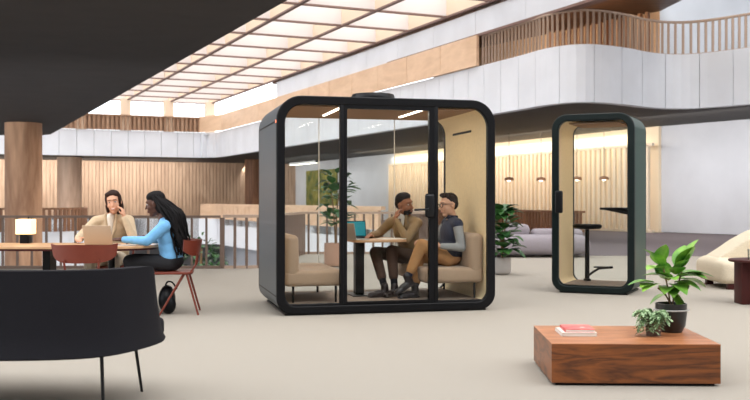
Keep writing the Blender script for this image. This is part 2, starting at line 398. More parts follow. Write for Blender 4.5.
# curved balcony railing
start = min(range(len(FP)), key=lambda i: (FP[i]-L1(30.4)).length)
CP = resample([L1(30.5)] + FP[start+1:], .2)
def inset(pts, d):
    out = []
    for i, p in enumerate(pts):
        a = pts[max(i-1, 0)]; b = pts[min(i+1, len(pts)-1)]; t = (b-a).normalized(); out.append(p + V((-t.y, t.x))*d)
    return out
CP = inset(CP, .1)
r = thing('balcony_railing', 'curving bronze railing with thin balusters on top of the wavy white balcony', 'railing', (CP[0].x, CP[0].y, 5.5))
o3 = V((CP[0].x, CP[0].y, 5.5))
mb = MB()
for z, h, wd in ((6.46, .05, .04), (5.5, .04, .03)):
    vs = [V((p.x, p.y, z)) for p in CP]; mb.tube(vs, wd, 6)
x = mb.obj('handrail', M['paleb'], r, origin=o3); x.location = (0, 0, 0)
bal = MB().box(-.03, .03, -.03, .03, 5.5, 6.46).obj('baluster', M['paleb'], None, 0, origin=(0, 0, 5.5)); bal.parent = r
bal.location = (0, 0, 0)
for i, p in enumerate(CP[1:95]):
    c = bal.copy(); C.objects.link(c); c.location = (p.x-o3.x, p.y-o3.y, 0)
# columns
def column(px, D, r, z0, label, m='colwood'):
    X = (px-375)/950*D
    o = MB().lathe([(r, z0), (r, 3.9)], (0, 0, 0), 40).obj('round_column', M[m]); o.location = (X, D, 0); tag(o, label, 'column'); return o
column(23.5, 33.4, .625, -5, 'thick wooden round column rising into the dark slab at the left')
column(69.5, 60.0, .75, 0.02, 'round wooden column under the far white balcony, beside the thick column', 'colwood2')
column(253, 63.5, .55, 0.02, 'dark brown round column half hidden behind the left side of the large pod', 'slatd')
# left balcony across the void
lb = catmull([V((-34, 33)), V((-22, 37.6)), V((-14.2, 38.6)), V((-12.7, 39.6)), V((-12.6, 41.5)), V((-14, 46))], 8)
mb = MB(); band(mb, resample(lb, .9), -2.9, -.1, .2, .01, 1); struct(mb.obj('trim_20', M['white2'], smooth=0))
mb = MB()
for p, q in zip(resample(lb, .24), resample(lb, .24)[1:]): band(mb, [p, p+(q-p)*.55], -.1, .86, .08, 0, 1)
band(mb, resample(lb, .5), .8, .88, .1, 0, 1)
tag(mb.obj('slatted_parapet', M['slatd'], smooth=0), 'low curved slatted wooden parapet beyond the railing, behind the small table lamp', 'parapet')
# railings at the edge of our floor
def railing(label, pts, step, z, wd, hh, m, mb_, bw, skipzero=True):
    pts = [V(p) for p in pts]; o3 = V((pts[0].x, pts[0].y, 0)); r = thing('railing', label, 'railing', o3)
    mb = MB(); band(mb, [p-V((0, wd/2)) for p in pts], z-hh, z, wd, 0, 1)
    x = mb.obj('handrail', M[m], r, 0, origin=o3); x.location = (0, 0, 0)
    mb = MB(); band(mb, [p-V((0, .02)) for p in pts], .0, .05, .04, 0, 1); x = mb.obj('bottom_rail', M[m], r, 0, origin=o3); x.location = (0, 0, 0)
    b = MB().box(-bw/2, bw/2, -bw/2, bw/2, 0, z-hh).obj('baluster', M[mb_], r, 0)
    P = resample(pts, step)
    for p in P[1:99]:
        c = b.copy(); C.objects.link(c); c.location = (p.x-o3.x, p.y-o3.y, 0)
    return r
railing('thin bronze railing behind the two women at the table', [(-2.7, 16.65), (-15, 16.65)], .255, .93, .06, .04, 'bronze', 'bronze', .035)
railing('thin bronze railing running on behind the large pod', [(-2.66, 16.65), (-2.3, 16.65), (-2.0, 16.75), (-1.55, 21.1), (1.15, 21.1), (.75, 36)], .205, .94, .07, .05, 'paleb', 'bronze', .045)
mb = MB(); pp_ = [CORNER - W*.9, CORNER - W*.3 - U*.1, CORNER - U*.8, L1(37.2)]
band(mb, resample(pp_, .8), .02, .93, .12, .07, -1); band(mb, [p + W*.06 for p in pp_], .8, .95, .2, 0, -1)
tag(mb.obj('plank_parapet', M['oakpanel'], smooth=0), 'pale wooden plank parapet on the far balcony at floor level, behind the pod', 'parapet')
# moss artwork on the far white wall, linear lamp under the balcony
p, q = L2(69)-W*.05, L2(63.7)-W*.05
mb = MB(); band(mb, [p, q], .6, 3.3, .12, 0, -1)
tag(mb.obj('wall_panel', M['moss'], smooth=0), 'large green and ochre panel hanging on the far white wall seen through the pod', 'artwork')
def linlamp(px, D, ln, z, label):
    X = (px-375)/950*D; o = thing('linear_lamp', label, 'lamp', (X, D, z), AX)
    MB().box(-ln/2, ln/2, -.08, .08, .0, .14).obj('housing', M['blackm'], o, 0)
    MB().box(-ln/2+.02, ln/2-.02, -.06, .06, -.02, .0).obj('diffuser', M['strip'], o, 0)
    for s in (-1, 1): MB().cyl((s*ln*.4, 0, .14), (s*ln*.4, 0, 3.9-z), .01, seg=6).obj('cable', M['blackm'], o)
linlamp(303, 62, 5, 3.55, 'long glowing linear lamp under the balcony seen through the pod')
for px, D, lab in ((509, 38, 'small brown pendant lamp nearest the large pod, before the lit slats'), (541, 38, 'small brown pendant lamp beside the green booth, before the lit slats'), (577, 37, 'small brown pendant lamp seen through the left half of the booth glass'), (604, 36.5, 'small brown pendant lamp seen through the middle of the booth glass')):
    X = (px-375)/950*D; o = thing('pendant_lamp', lab, 'lamp', (X, D, 1.98), group='pendant lamps before the slats')
    MB().lathe([(.05, .14), (.17, .1), (.19, .02), (.19, 0), (.17, 0), (.15, .08), (.04, .12)], seg=20).obj('lamp_shade', M['slatd'], o)
    MB().ell((0, 0, .02), (.08, .08, .06)).obj('bulb', M['strip'], o)
    MB().cyl((0, 0, .13), (0, 0, 1.92), .008, seg=6).obj('cable', M['blackm'], o)
# ------------------------------------------------------------------ large meeting pod
PW, PH, PE, PA = 2.39, 2.28, 1.55, math.radians(13.9)
POD = Matrix.Translation((-1.009, 9.785, 0)) @ Matrix.Rotation(PA, 4, 'Z')
pod = thing('meeting_pod', 'large black framed glass meeting pod with rounded corners holding two men', 'pod', (-1.009, 9.785, 0), PA)
def wallpts(mb, outer, inner, y0, y1): ringprism(mb, outer, inner, y0, y1)
def rr2(x0, x1, z0, z1, r, r2, n=8):
    out = []
    for cx, cz, a0, q in ((x1-r, z1-r, 0, r), (x0+r, z1-r, pi/2, r), (x0+r2, z0+r2, pi, r2), (x1-r2, z0+r2, 1.5*pi, r2)):
        out += [(cx+q*math.cos(a0+pi/2*k/n), cz+q*math.sin(a0+pi/2*k/n)) for k in range(n+1)]
    return out
def mesh_pod(root, Wd, H, E, r, r2, rim, msh, mrim, lining, rimd=.07):
    out = rr2(0, Wd, .018, H, r, r2); inn = rr2(rim, Wd-rim, .018+rim*.95, H-rim, r-rim*.7, r2-rim*.6)
    m = MB(); ringprism(m, out, rr2(.045, Wd-.045, .055, H-.045, r-.03, r2-.03), rimd, E-.05); m.obj('shell', msh, root)
    m = MB(); ringprism(m, rr2(.0451, Wd-.0451, .0551, H-.0451, r-.031, r2-.031), rr2(rim*.92, Wd-rim*.92, .018+rim*.88, H-rim*.92, r-rim*.62, r2-rim*.6), rimd+.001, E-.051); m.obj('inner_lining', lining, root)
    m = MB(); ringprism(m, rr2(-.004, Wd+.004, .014, H+.004, r+.002, r2+.002), inn, 0, rimd); m.obj('front_frame', mrim, root, bevel=.012)
    m = MB(); ringprism(m, out, rr2(rim*1.0, Wd-rim*1.0, .018+rim*.95, H-rim*1.0, r-rim*.7, r2-rim*.6), E-.05, E); m.obj('rear_frame', mrim, root)
    MB().box(.09, Wd-.09, .05, E-.05, 0, .02).obj('base', M['blackm'], root, 0)
mesh_pod(pod, PW, PH, PE, .26, .17, .085, M['podside'], M['black'], M['lining'])
MB().box(.1, PW-.1, .08, PE-.06, .095, .112).obj('floor_panel', M['podfloor'], pod, 0)
MB().box(.2, PW-.2, .09, PE-.06, PH-.1, PH-.088).obj('ceiling_panel', M['liningb'], pod, 0)
# side seams and the small orange indicator
for z in (2.02, .2): MB().box(-.004, .003, .075, PE-.055, z-.006, z+.006).obj('seam', M['black'], pod, 0)
MB().box(-.008, .0, .03, .075, 2.0, 2.03).obj('indicator_light', M['orange'], pod, 0)
MB().box(PW, PW+.006, .03, .06, 2.0, 2.03).obj('indicator_light', M['orange'], pod, 0)
# front: left pane, door, right pane
X1, X2 = .70, 1.665
def pane(x0, x1, y, z0, z1, name='glass_pane', par=pod): return MB().box(x0, x1, y-.005, y+.005, z0, z1).obj(name, M['glass'], par, 0)
pane(.085, X1, .035, .11, PH-.085); pane(X2+.07, PW-.085, .035, .11, PH-.085)
MB().rbox(X2+.03, X2+.075, .0, .07, .1, PH-.08, .006).obj('mullion', M['black'], pod)
MB().rbox(X1-.035, X1, .0, .07, .1, PH-.08, .006).obj('mullion', M['black'], pod)
m = MB(); ringprism(m, rrect(X1, X2+.03, .09, PH-.08, .01, 2), rrect(X1+.04, X2-.025, .13, PH-.12, .01, 2), .005, .06); door = m.obj('door', M['black'], pod, 0)
pane(X1+.04, X2-.025, .035, .13, PH-.12, par=door)
h = MB().rbox(X2-.075, X2+.035, -.03, .01, 1.01, 1.27, .03, 4); h.cap((X2-.06, -.05, 1.10), (X2-.2, -.05, 1.095), .011, .011); h.cyl((X2-.04, 0, 1.10), (X2-.04, -.055, 1.10), .016)
h.obj('handle', M['blackm'], door)
MB().rbox(.085, PW-.085, .005, .065, .092, .118, .006).obj('bottom_rail', M['black'], pod)
# rear panes with pale joints
xs = [.085, .72, 1.66, PW-.085]
for a, b in zip(xs, xs[1:]): pane(a+.004, b-.004, PE-.03, .11, PH-.085)
for x in xs[1:3]: MB().box(x-.004, x+.004, PE-.035, PE-.025, .11, PH-.085).obj('glass_joint', M['paper'], pod, 0)
MB().box(PW-.086, PW-.078, .55, 1.2, 1.975, 2.0).obj('air_slot', M['black'], pod, 0)
for x in (.675, 1.585):
    MB().box(x, x+.03, .12, 1.05, PH-.112, PH-.1).obj('ceiling_light', M['strip'], pod, 0)
    area_ = bpy.data.lights.new('pod_lamp', 'AREA'); area_.shape = 'RECTANGLE'; area_.size = .05; area_.size_y = .8; area_.energy = 6; area_.color = (1, .9, .76)
    o = bpy.data.objects.new('pod_lamp', area_); C.objects.link(o); o.parent = pod; o.location = (x+.015, .75, PH-.118)
MB().lathe([(.17, 0), (.17, .06), (.25, .07), (.255, .11), (.24, .14), (.05, .15)], (1.25, .95, PH+.0), 36).obj('roof_vent', M['blackm'], pod)
# benches
def bench(label, x0, x1, back_left):
    xc = (x0+x1)/2; loc = POD @ V((xc, .75, .113)); b = thing('bench', label, 'bench', loc, PA, 'upholstered benches in the pod')
    h = (x1-x0)/2; s = 1 if back_left else -1
    MB().rbox(-h, h, -.62, .62, .175, .345, .045, 4).obj('seat', M['beige'], b)
    m = MB(); m.rbox(-h, -h+.16, -.62, .62, .26, .72, .06, 4)
    for v in m.bm.verts:
        if v.co.z > .4: v.co.x -= 0; v.co.x += -.02*(v.co.z-.4)
        if not back_left: v.co.x = -v.co.x
    m.obj('backrest', M['beige'], b)
    for px in (-h+.1, h-.08):
        for py in (-.54, .54): MB().cyl((px, py, 0), (px, py, .18), .012, .014).obj('leg', M['blackm'], b)
bench('empty beige upholstered bench on the left side of the large pod', .10, .74, True)
bench('beige upholstered bench under the two men in the large pod', 1.64, 2.305, False)
# table in the pod
t = thing('meeting_table', 'small rounded oak table on a black column between the pod benches', 'table', POD @ V((1.25, .9, .113)), PA)
pts = rrect(-.33, .30, -.42, .42, .12, 6)
MB().prism(pts, .615, .64).obj('tabletop', M['oak2'], t, bevel=.004)
MB().rbox(-.23, -.13, -.07, .07, .01, .615, .01).obj('column', M['blackm'], t); MB().rbox(-.3, .12, -.22, .22, 0, .012, .004).obj('foot_plate', M['blackm'], t)
TZ = .113+.641
def laptop(label, loc, rz, m, ms, w=.30, d=.21, ang=100, sc=True):
    l = thing('laptop', label, 'laptop', loc, rz)
    MB().rbox(-w/2, w/2, -d/2, d/2, 0, .014, .005).obj('base', m, l)
    R = Matrix.Translation((0, d/2, .012)) @ Matrix.Rotation(math.radians(90-ang), 4, 'X')
    f = MB().rbox(-w/2, w/2, 0, .007, 0, d, .003, M=R).obj('lid', m, l)
    MB().box(-w/2+.01, w/2-.01, -.0012, -.0002, .012, d-.01, M=R).obj('screen', ms, f, 0)
    MB().box(-w/2+.02, w/2-.02, -d/2+.08, d/2-.02, .0141, .0146).obj('keyboard', M['black'], l, 0)
laptop('open grey laptop seen from behind at the left end of the pod table', POD @ V((.99, .66, TZ)), PA+math.radians(112), M['alu'], M['black'], .26, .18)
laptop('dark laptop with a glowing teal screen on the pod table', POD @ V((1.13, 1.12, TZ)), PA+math.radians(8), M['black'], M['screen'], .25, .19)
pp = MB().box(-.15, .15, -.1, .1, 0, .006).obj('notebook', M['paper']); pp.location = POD @ V((1.42, .78, TZ)); pp.rotation_euler.z = .4
tag(pp, 'open white notebook lying on the pod table before the man in the tan jacket', 'notebook')

# ------------------------------------------------------------------ green phone booth
BA = math.radians(-25); BW, BE, BH = 1.045, .92, 2.30
bth = thing('phone_booth', 'narrow dark green one person phone booth with rounded glass door', 'booth', (2.297, 12.34, 0), BA)
mesh_pod(bth, BW, BH, BE, .19, .16, .078, M['green'], M['greend'], M['lining'], .09)
m = MB(); ringprism(m, rrect(.068, BW-.068, .09, BH-.068, .13), rrect(.084, BW-.084, .106, BH-.084, .11), .01, .05); bd = m.obj('door', M['greend'], bth)
MB().box(.08, BW-.08, .025, .033, .11, BH-.08).obj('glass_pane', M['glass'], bd, 0)
MB().box(.09, BW-.09, BE-.03, BE-.022, .12, BH-.09).obj('glass_pane', M['glass'], bth, 0)
MB().rbox(.05, .15, -.05, .0, 1.03, 1.32, .022, 4).obj('handle', M['blackm'], bd)
MB().box(.12, BW-.12, .1, BE-.06, .10, .108).obj('floor_panel', M['podfloor'], bth, 0)
MB().box(.2, BW-.2, .1, BE-.06, BH-.115, BH-.1).obj('ceiling_panel', M['liningb'], bth, 0)
m = MB(); m.prism([(BW-.52, .45), (BW-.45, .36), (BW-.09, .36), (BW-.09, .82), (BW-.45, .82), (BW-.52, .75)], 1.07, 1.10); m.hull([(BW-.45, .4, 1.07), (BW-.09, .4, 1.07), (BW-.09, .8, 1.07), (BW-.45, .8, 1.07)], [(BW-.12, .44, 1.0), (BW-.09, .44, 1.0), (BW-.09, .76, 1.0), (BW-.12, .76, 1.0)])
m.obj('desk_shelf', M['black'], bth)
MB().box(BW-.09, BW-.065, .1, .15, 1.85, 2.0).obj('hinge', M['blackm'], bth, 0)
a_ = bpy.data.lights.new('booth_lamp', 'AREA'); a_.size = .2; a_.energy = 1.8; a_.color = (1, .88, .72)
o = bpy.data.objects.new('booth_lamp', a_); C.objects.link(o); o.parent = bth; o.location = (.5, .5, BH-.125)
BM = Matrix.Translation((2.297, 12.34, 0)) @ Matrix.Rotation(BA, 4, 'Z')
st = thing('bar_stool', 'round black bar stool on a thin post inside the green booth', 'stool', BM @ V((.36, .45, .13)), BA)
MB().lathe([(.02, .68), (.17, .69), (.19, .71), (.19, .735), (.17, .75), (.02, .752)], seg=32).obj('seat', M['black'], st)
MB().cyl((0, 0, .02), (0, 0, .69), .032, .028).obj('post', M['blackm'], st)
MB().lathe([(.05, 0), (.05, .02), (.04, .03)], seg=24).obj('base', M['blackm'], st)
m = MB(); m.tube([(0, 0, .06), (.08, 0, .12), (.16, -.02, .17), (.34, -.02, .19)], .016); m.rbox(.1, .3, -.08, .08, .18, .195, .005); m.obj('foot_rest', M['blackm'], st)

# ------------------------------------------------------------------ foreground block and what stands on it
bl = thing('coffee_table', 'low solid walnut block coffee table in the right foreground', 'table', (1.142, 6.14, 0), -.035)
MB().box(0, 1.08, 0, .88, .018, .268).obj('body', M['walnut'], bl, 0, bevel=.002)
MB().box(0, 1.08, 0, .88, .2682, .2722).obj('top', M['walnut_top_lit'], bl, 0)
MB().box(.03, 1.05, .03, .85, 0, .018).obj('plinth', M['black'], bl, 0)
BZ = .273
def book(name, label, cx, cy, z, rz, w, d, h, cover, page='paper'):
    b = thing(name, label, 'book', (cx, cy, z), rz)
    MB().box(-w/2+.004, w/2-.003, -d/2+.003, d/2-.003, .003, h-.003).obj('pages', M[page], b, 0)
    m = MB(); m.box(-w/2, w/2, -d/2, d/2, 0, .003); m.box(-w/2, w/2, -d/2, d/2, h-.003, h); m.box(-w/2, -w/2+.003, -d/2, d/2, 0, h)
    m.obj('cover', M[cover], b, 0); return b
book('book', 'larger pale book underneath the red book on the walnut block', 1.395, 6.60, BZ, -.03, .24, .28, .024, 'paper')
rb = book('book', 'smaller red covered book lying on top of the pale book', 1.405, 6.605, BZ+.0245, -.05, .20, .25, .02, 'bookred')
MB().ell((.035, -.01, .0201), (.018, .012, .0006)).obj('cover_mark', M['paper'], rb)

def leafmesh(mb, base, d, L, Wd, droop=.3, up=V((0, 0, 1)), fold=.25, curl=0, n=6):
    d = d.normalized(); s = d.cross(up)
    s = s.normalized() if s.length > 1e-3 else V((1, 0, 0)); nn = s.cross(d).normalized(); rows = []
    for i in range(n+1):
        t = i/n; wv = Wd*.5*math.sin(pi*min(1, t**.8*.98+.02))**.8 if 0 < t < 1 else .002
        p = base + d*(L*t) - V((0, 0, 1))*droop*L*t*t
        rows.append([p - s*wv + nn*wv*fold, p + nn*wv*fold*.0, p + s*wv + nn*wv*fold])
    mb.sheet(rows)
def pot(parent, prof, m, soil_z, soil_r):
    MB().lathe(prof, seg=36).obj('pot', M[m], parent); MB().lathe([(soil_r, soil_z-.02), (soil_r, soil_z)], seg=24).obj('soil', M['soil'], parent)
# rubber plant in black pot
pl = thing('potted_plant', 'tall leafy plant with broad bright leaves in the black pot on the walnut block', 'plant', (2.085, 6.69, BZ))
pot(pl, [(.03, 0), (.075, 0), (.097, .045), (.108, .13), (.108, .20), (.10, .202), (.096, .17), (.02, .16)], 'potb', .18, .096)
MB().lathe([(.105, .150), (.122, .153), (.122, .159), (.105, .162)], seg=36).obj('pot_rim', M['potw'], pl)
m = MB(); f = MB()
stems = [[(0, 0, .14), (-.012, 0, .24), (-.03, .0, .34), (-.05, .01, .44)], [(0, 0, .14), (.02, 0, .24), (.05, .01, .33), (.08, .01, .42)], [(-.005, 0, .2), (-.05, -.01, .27), (-.1, -.02, .31)]]
for s_ in stems: m.tube(catmull(s_, 4), .006, 6)
m.obj('stem', M['stem'], pl)
LV = [((-.05, .01, .44), (-.75, -.1, .75), .16, .07, .15), ((-.05, .01, .43), (.1, -.3, .9), .17, .075, .2), ((.08, .01, .42), (.5, 0, .85), .23, .10, .15), ((.08, .01, .40), (.25, .3, .9), .2, .08, .2),
      ((.06, 0, .36), (.95, -.1, .25), .23, .10, .3), ((.05, 0, .33), (.9, .3, .1), .22, .09, .35), ((.04, 0, .31), (.7, -.6, .15), .17, .09, .4),
      ((-.04, 0, .40), (-.6, -.5, .25), .17, .08, .3), ((-.1, -.02, .31), (-.95, -.1, .22), .17, .07, .3), ((-.08, -.02, .30), (-.7, -.5, .1), .14, .07, .4), ((-.03, 0, .36), (-.4, .5, .5), .16, .08, .3),
      ((-.02, 0, .33), (.1, -.8, .3), .16, .08, .3), ((.02, 0, .3), (.25, -.7, .1), .15, .08, .5), ((.0, 0, .28), (-.3, -.6, .1), .13, .07, .4), ((.05, 0, .38), (.3, -.4, .7), .16, .07, .3),
      ((-.01, 0, .23), (-.7, -.1, -.1), .11, .05, .4), ((.02, 0, .26), (.6, -.1, -.4), .12, .05, .6), ((-.04, .01, .42), (-.4, -.4, .6), .15, .065, .2), ((.0, .0, .34), (-.75, .3, .3), .17, .08, .3)]
LV2 = [(tuple(V(b)+V((.01, .03, -.02))), (d[0]*.6+.5*d[1], d[1]*.8-.45, d[2]), L*.9, W_, dr) for b, d, L, W_, dr in LV[::2]]
for b_, d_, L_, W_, dr in LV+LV2: leafmesh(f, V(b_)*1.05+V((-.02, 0, .02)), V(d_), L_*1.15, W_*1.65, dr, n=8)
f.obj('foliage', M['leaf'], pl, 60, normals=False)
# trailing plant
tp = thing('potted_plant', 'small trailing plant with pale variegated leaves in a brown pot on the walnut block', 'plant', (1.905, 6.50, BZ))
pot(tp, [(.03, 0), (.048, 0), (.056, .11), (.056, .118), (.05, .118), (.046, .1), (.01, .1)], 'potbr', .105, .048)
f = MB(); m = MB()
for i in range(64):
    a = random.uniform(0, 2*pi)
    if math.cos(a) > .3 and random.random() < .3: a = pi+random.uniform(-1, 1)
    L_ = random.uniform(.05, .12); dz = random.uniform(-.09, .05) if math.cos(a) < .2 else random.uniform(-.03, .05)
    e = V((math.cos(a)*L_*1.05, math.sin(a)*L_, .115+dz)); mid = V((math.cos(a)*L_*.6, math.sin(a)*L_*.6, .15+max(0, dz)*.6))
    pth = catmull([V((0, 0, .1)), mid, e], 4); m.tube(pth, .0015, 4)
    for k in range(2, len(pth)):
        for s_ in (-1, 1):
            dv = V((math.cos(a+s_*1.1), math.sin(a+s_*1.1), random.uniform(-.3, .4))); leafmesh(f, pth[k], dv, random.uniform(.028, .044), random.uniform(.018, .026), .4, n=4)
m.obj('stem', M['leafd'], tp); f.obj('foliage', M['leafv'], tp, 60, normals=False)
def bushy(name, label, loc, prof, potm, soilz, soilr, h0, h1, rad, nleaf, L_, W_, stems_=3, leafm='leafd', seed=1):
    rnd = random.Random(seed); p = thing(name, label, 'plant', loc); pot(p, prof, potm, soilz, soilr); m = MB(); f = MB()
    for k in range(stems_):
        a = k*2*pi/stems_+.5; m.tube(catmull([V((0, 0, soilz-.01)), V((math.cos(a)*.04, math.sin(a)*.04, (soilz+h1)/2)), V((math.cos(a)*rad*.4, math.sin(a)*rad*.4, h1-.1))], 4), .012, 6)
    m.obj('stem', M['stem'], p)
    for i in range(nleaf):
        t = rnd.random(); z = h0+(h1-h0)*t; a = rnd.uniform(0, 2*pi); rr = rad*(.55+.45*math.sin(pi*(.15+.8*t)))*rnd.uniform(.2, .75)
        leafmesh(f, V((math.cos(a)*rr, math.sin(a)*rr, z)), V((math.cos(a), math.sin(a), rnd.uniform(-.1, .9))), L_*rnd.uniform(.7, 1.2), W_*rnd.uniform(.8, 1.2), rnd.uniform(.1, .6), n=5)
    f.obj('foliage', M[leafm], p, 60, normals=False); return p
bushy('potted_plant', 'dense dark green plant in a pale round pot just right of the large pod', (2.05, 15.3, 0), [(.08, 0), (.12, .02), (.14, .05), (.14, .27), (.12, .27), (.11, .2), (.02, .2)], 'potw', .24, .12, .32, 1.1, .27, 130, .24, .17, seed=3)
bushy('potted_plant', 'big leafed plant in a blush pot behind the large pod glass', (-.72, 17.2, 0), [(.15, 0), (.19, .02), (.2, .05), (.2, .42), (.17, .42), (.16, .35), (.02, .35)], 'potp', .4, .17, .75, 1.72, .36, 75, .25, .17, 2, seed=5)
for px, D, z1, rad, lab in ((199, 36, -.05, 1.0, 'leafy green tree top rising from the level below, beside the seated woman in blue'), (216, 40, -1.2, .8, 'lower green tree top beyond the railing at the end of the pale handrail')):
    rnd = random.Random(px); X = (px-375)/950*D; tr = thing('tree', lab, 'tree', (X, D, -5)); MB().tube([(0, 0, 0), (0, 0, 2.6), (.1, 0, z1+5-.6)], [.12, .09, .03]).obj('trunk', M['stem'], tr); f = MB()
    for i in range(420):
        v = V((rnd.gauss(0, 1), rnd.gauss(0, 1), rnd.gauss(0, 1))).normalized()*rnd.uniform(.5, 1)**.5
        c_ = V((v.x*rad, v.y*rad, (z1+5)-1.7+v.z*1.7)); leafmesh(f, c_, V((v.x, v.y, rnd.uniform(-.5, .8))), .24, .15, .3, n=3)
    f.obj('foliage', M['leafd'], tr, 60, normals=False)

# ------------------------------------------------------------------ remeshed soft shapes
def remesh(mb, name, m, parent, vox, smooth=6, origin=None, fac=.5):
    bm = mb.bm; bmesh.ops.recalc_face_normals(bm, faces=bm.faces[:])
    if origin is not None: bmesh.ops.translate(bm, verts=bm.verts, vec=-V(origin))
    me = bpy.data.meshes.new(name); bm.to_mesh(me); bm.free(); o = bpy.data.objects.new(name, me); C.objects.link(o)
    r = o.modifiers.new('r', 'REMESH'); r.mode = 'VOXEL'; r.voxel_size = vox; r.use_smooth_shade = True
    s = o.modifiers.new('s', 'SMOOTH'); s.iterations = smooth; s.factor = fac
    dg = bpy.context.evaluated_depsgraph_get(); me2 = bpy.data.meshes.new_from_object(o.evaluated_get(dg)); o.modifiers.clear(); o.data = me2; bpy.data.meshes.remove(me)
    me2.name = name; me2.materials.clear(); me2.materials.append(m); me2.shade_smooth()
    if parent: o.parent = parent
    return o
# dark sofa in the left foreground, seen from behind
so = thing('sofa', 'dark charcoal sofa with a curved back and thin black legs in the left foreground', 'sofa', (-1.9, 5.3, 0))
o3 = V((-1.9, 5.3, 0))
bot = catmull([V(p) for p in ((-3.3, 5.22), (-2.5, 5.08), (-2.0, 5.05), (-1.65, 5.09), (-1.45, 5.2), (-1.33, 5.42), (-1.275, 5.68), (-1.30, 5.9))], 6)
top = catmull([V(p) for p in ((-3.3, 5.32), (-2.5, 5.2), (-2.0, 5.17), (-1.66, 5.2), (-1.47, 5.3), (-1.37, 5.45), (-1.315, 5.58), (-1.31, 5.66))], 6)
rows = []
n_ = len(bot)
def soz(t, i): # height of the rim falls near the right end
    return .36 + (.83-.36)*t
ring = []
for k in range(9):
    t = k/8; row = []
    for i in range(n_):
        e = max(0, (i-(n_-9))/8); zt = .812 - .10*e**3
        p = bot[i].lerp(top[i], t**.6); bulge = 0
        row.append(V((p.x, p.y, .35+(zt-.35)*t)) - o3)
    ring.append(row)
inner = []
for k in range(8, -1, -1):
    t = k/8; row = []
    for i in range(n_):
        e = max(0, (i-(n_-9))/8); zt = .812 - .10*e**3
        a = bot[max(i-1, 0)]; b = bot[min(i+1, n_-1)]; tt = (b-a).normalized(); nn = V((-tt.y, tt.x))
        p = bot[i].lerp(top[i], t**.6) + nn*(.09+.04*(1-t)); row.append(V((p.x, p.y, .35+(zt-.35)*t)) - o3)
    inner.append(row)
m = MB(); vs = m.sheet(ring+inner)
m.bm.faces.new([r_[0] for r_ in vs]); m.bm.faces.new([r_[-1] for r_ in vs][::-1])
for i in range(n_-1): m.bm.faces.new((vs[-1][i], vs[-1][i+1], vs[0][i+1], vs[0][i]))
b_ = m.obj('backrest', M['sofa'], so, 50, bevel=.02)
pts = [V((p.x, p.y))-V((-1.9, 5.3))+V((-.035, .07)) for p in bot[3:-4]] + [V((.595, .60)), V((.5, .82)), V((-.2, .95)), V((-1.3, 1.0))]
MB().prism(pts, .36, .47).obj('seat', M['sofa'], so, bevel=.03)
MB().prism([p*.97 for p in pts], .33, .36).obj('base_frame', M['black'], so, 0)
for a_, b_ in (((.38, -.02, .35), (.40, -.05, 0)), ((.40, .62, .34), (.44, .65, 0)), ((-.9, 0, .35), (-.92, -.04, 0)), ((-.9, .8, .35), (-.92, .84, 0))):
    MB().cyl(a_, b_, .011, .009, 10).obj('leg', M['blackm'], so)
# lilac lounge
lo = thing('lounge_sofa', 'low lilac grey lounge sofa between the large pod and the green booth', 'sofa', (3.4, 20.3, 0))
m = MB(); m.rbox(-1.0, 1.1, -.6, .5, .06, .46, .15, 4); remesh(m, 'seat', M['lilac'], lo, .04, 8)
m = MB(); m.rbox(-.75, -.05, .15, .6, .4, .68, .1, 4); remesh(m, 'back_cushion', M['lilac'], lo, .03, 8)
m = MB(); m.rbox(.0, 1.1, .15, .6, .35, .58, .1, 4); remesh(m, 'back_cushion', M['lilac'], lo, .03, 8)
for x in (-.9, 1.0):
    for y in (-.5, .4): MB().cyl((x, y, 0), (x, y, .1), .03).obj('leg', M['black'], lo)
# cream sofa
cs = thing('sofa', 'rounded cream sofa with dark wooden block feet at the right edge', 'sofa', (4.64, 12.75, 0))
m = MB(); m.rbox(-.02, 2.6, -.1, 1.0, .07, .385, .09, 5); m.rbox(.0, .6, .2, .95, .15, .41, .09, 4)
remesh(m, 'seat', M['boucle'], cs, .025, 5)
m = MB()
pr = [(.05, .3), (.05, .40), (.2, .49), (.42, .64), (.66, .77), (1.2, .82), (2.6, .82), (2.6, .3)]
m.hull([V((x, .3, z)) for x, z in pr], [V((x+.05, .95, z)) for x, z in pr]); remesh(m, 'backrest', M['boucle'], cs, .025, 22)
for x in (.13, .66, 2.3):
    for y in (.0, .8): MB().box(x-.045, x+.045, y-.04, y+.05, 0, .12).obj('foot', M['red'], cs, 0)
# dark red side table with a glass
dt = thing('side_table', 'dark red round side table on slab legs at the right edge', 'table', (4.47, 11.0, 0))
MB().lathe([(.02, .485), (.35, .485), (.36, .495), (.36, .51), (.35, .515), (.02, .516)], seg=48).obj('tabletop', M['red'], dt)
MB().rbox(-.27, -.17, -.12, .12, 0, .485, .01).obj('leg', M['red'], dt); MB().rbox(.14, .26, -.18, .18, 0, .485, .01).obj('leg', M['red'], dt); MB().rbox(-.2, .2, -.05, .05, .0, .485, .01).obj('leg', M['red'], dt)
g = MB(); g.lathe([(.03, 0), (.034, .12), (.032, .12), (.028, .008), (.002, .008)], seg=24); go = g.obj('drinking_glass', glass('tumbler_glass', (.93, .95, .95), 1.5)); go.location = (4.31, 10.9, .517)
tag(go, 'clear drinking glass standing on the dark red side table', 'glass')

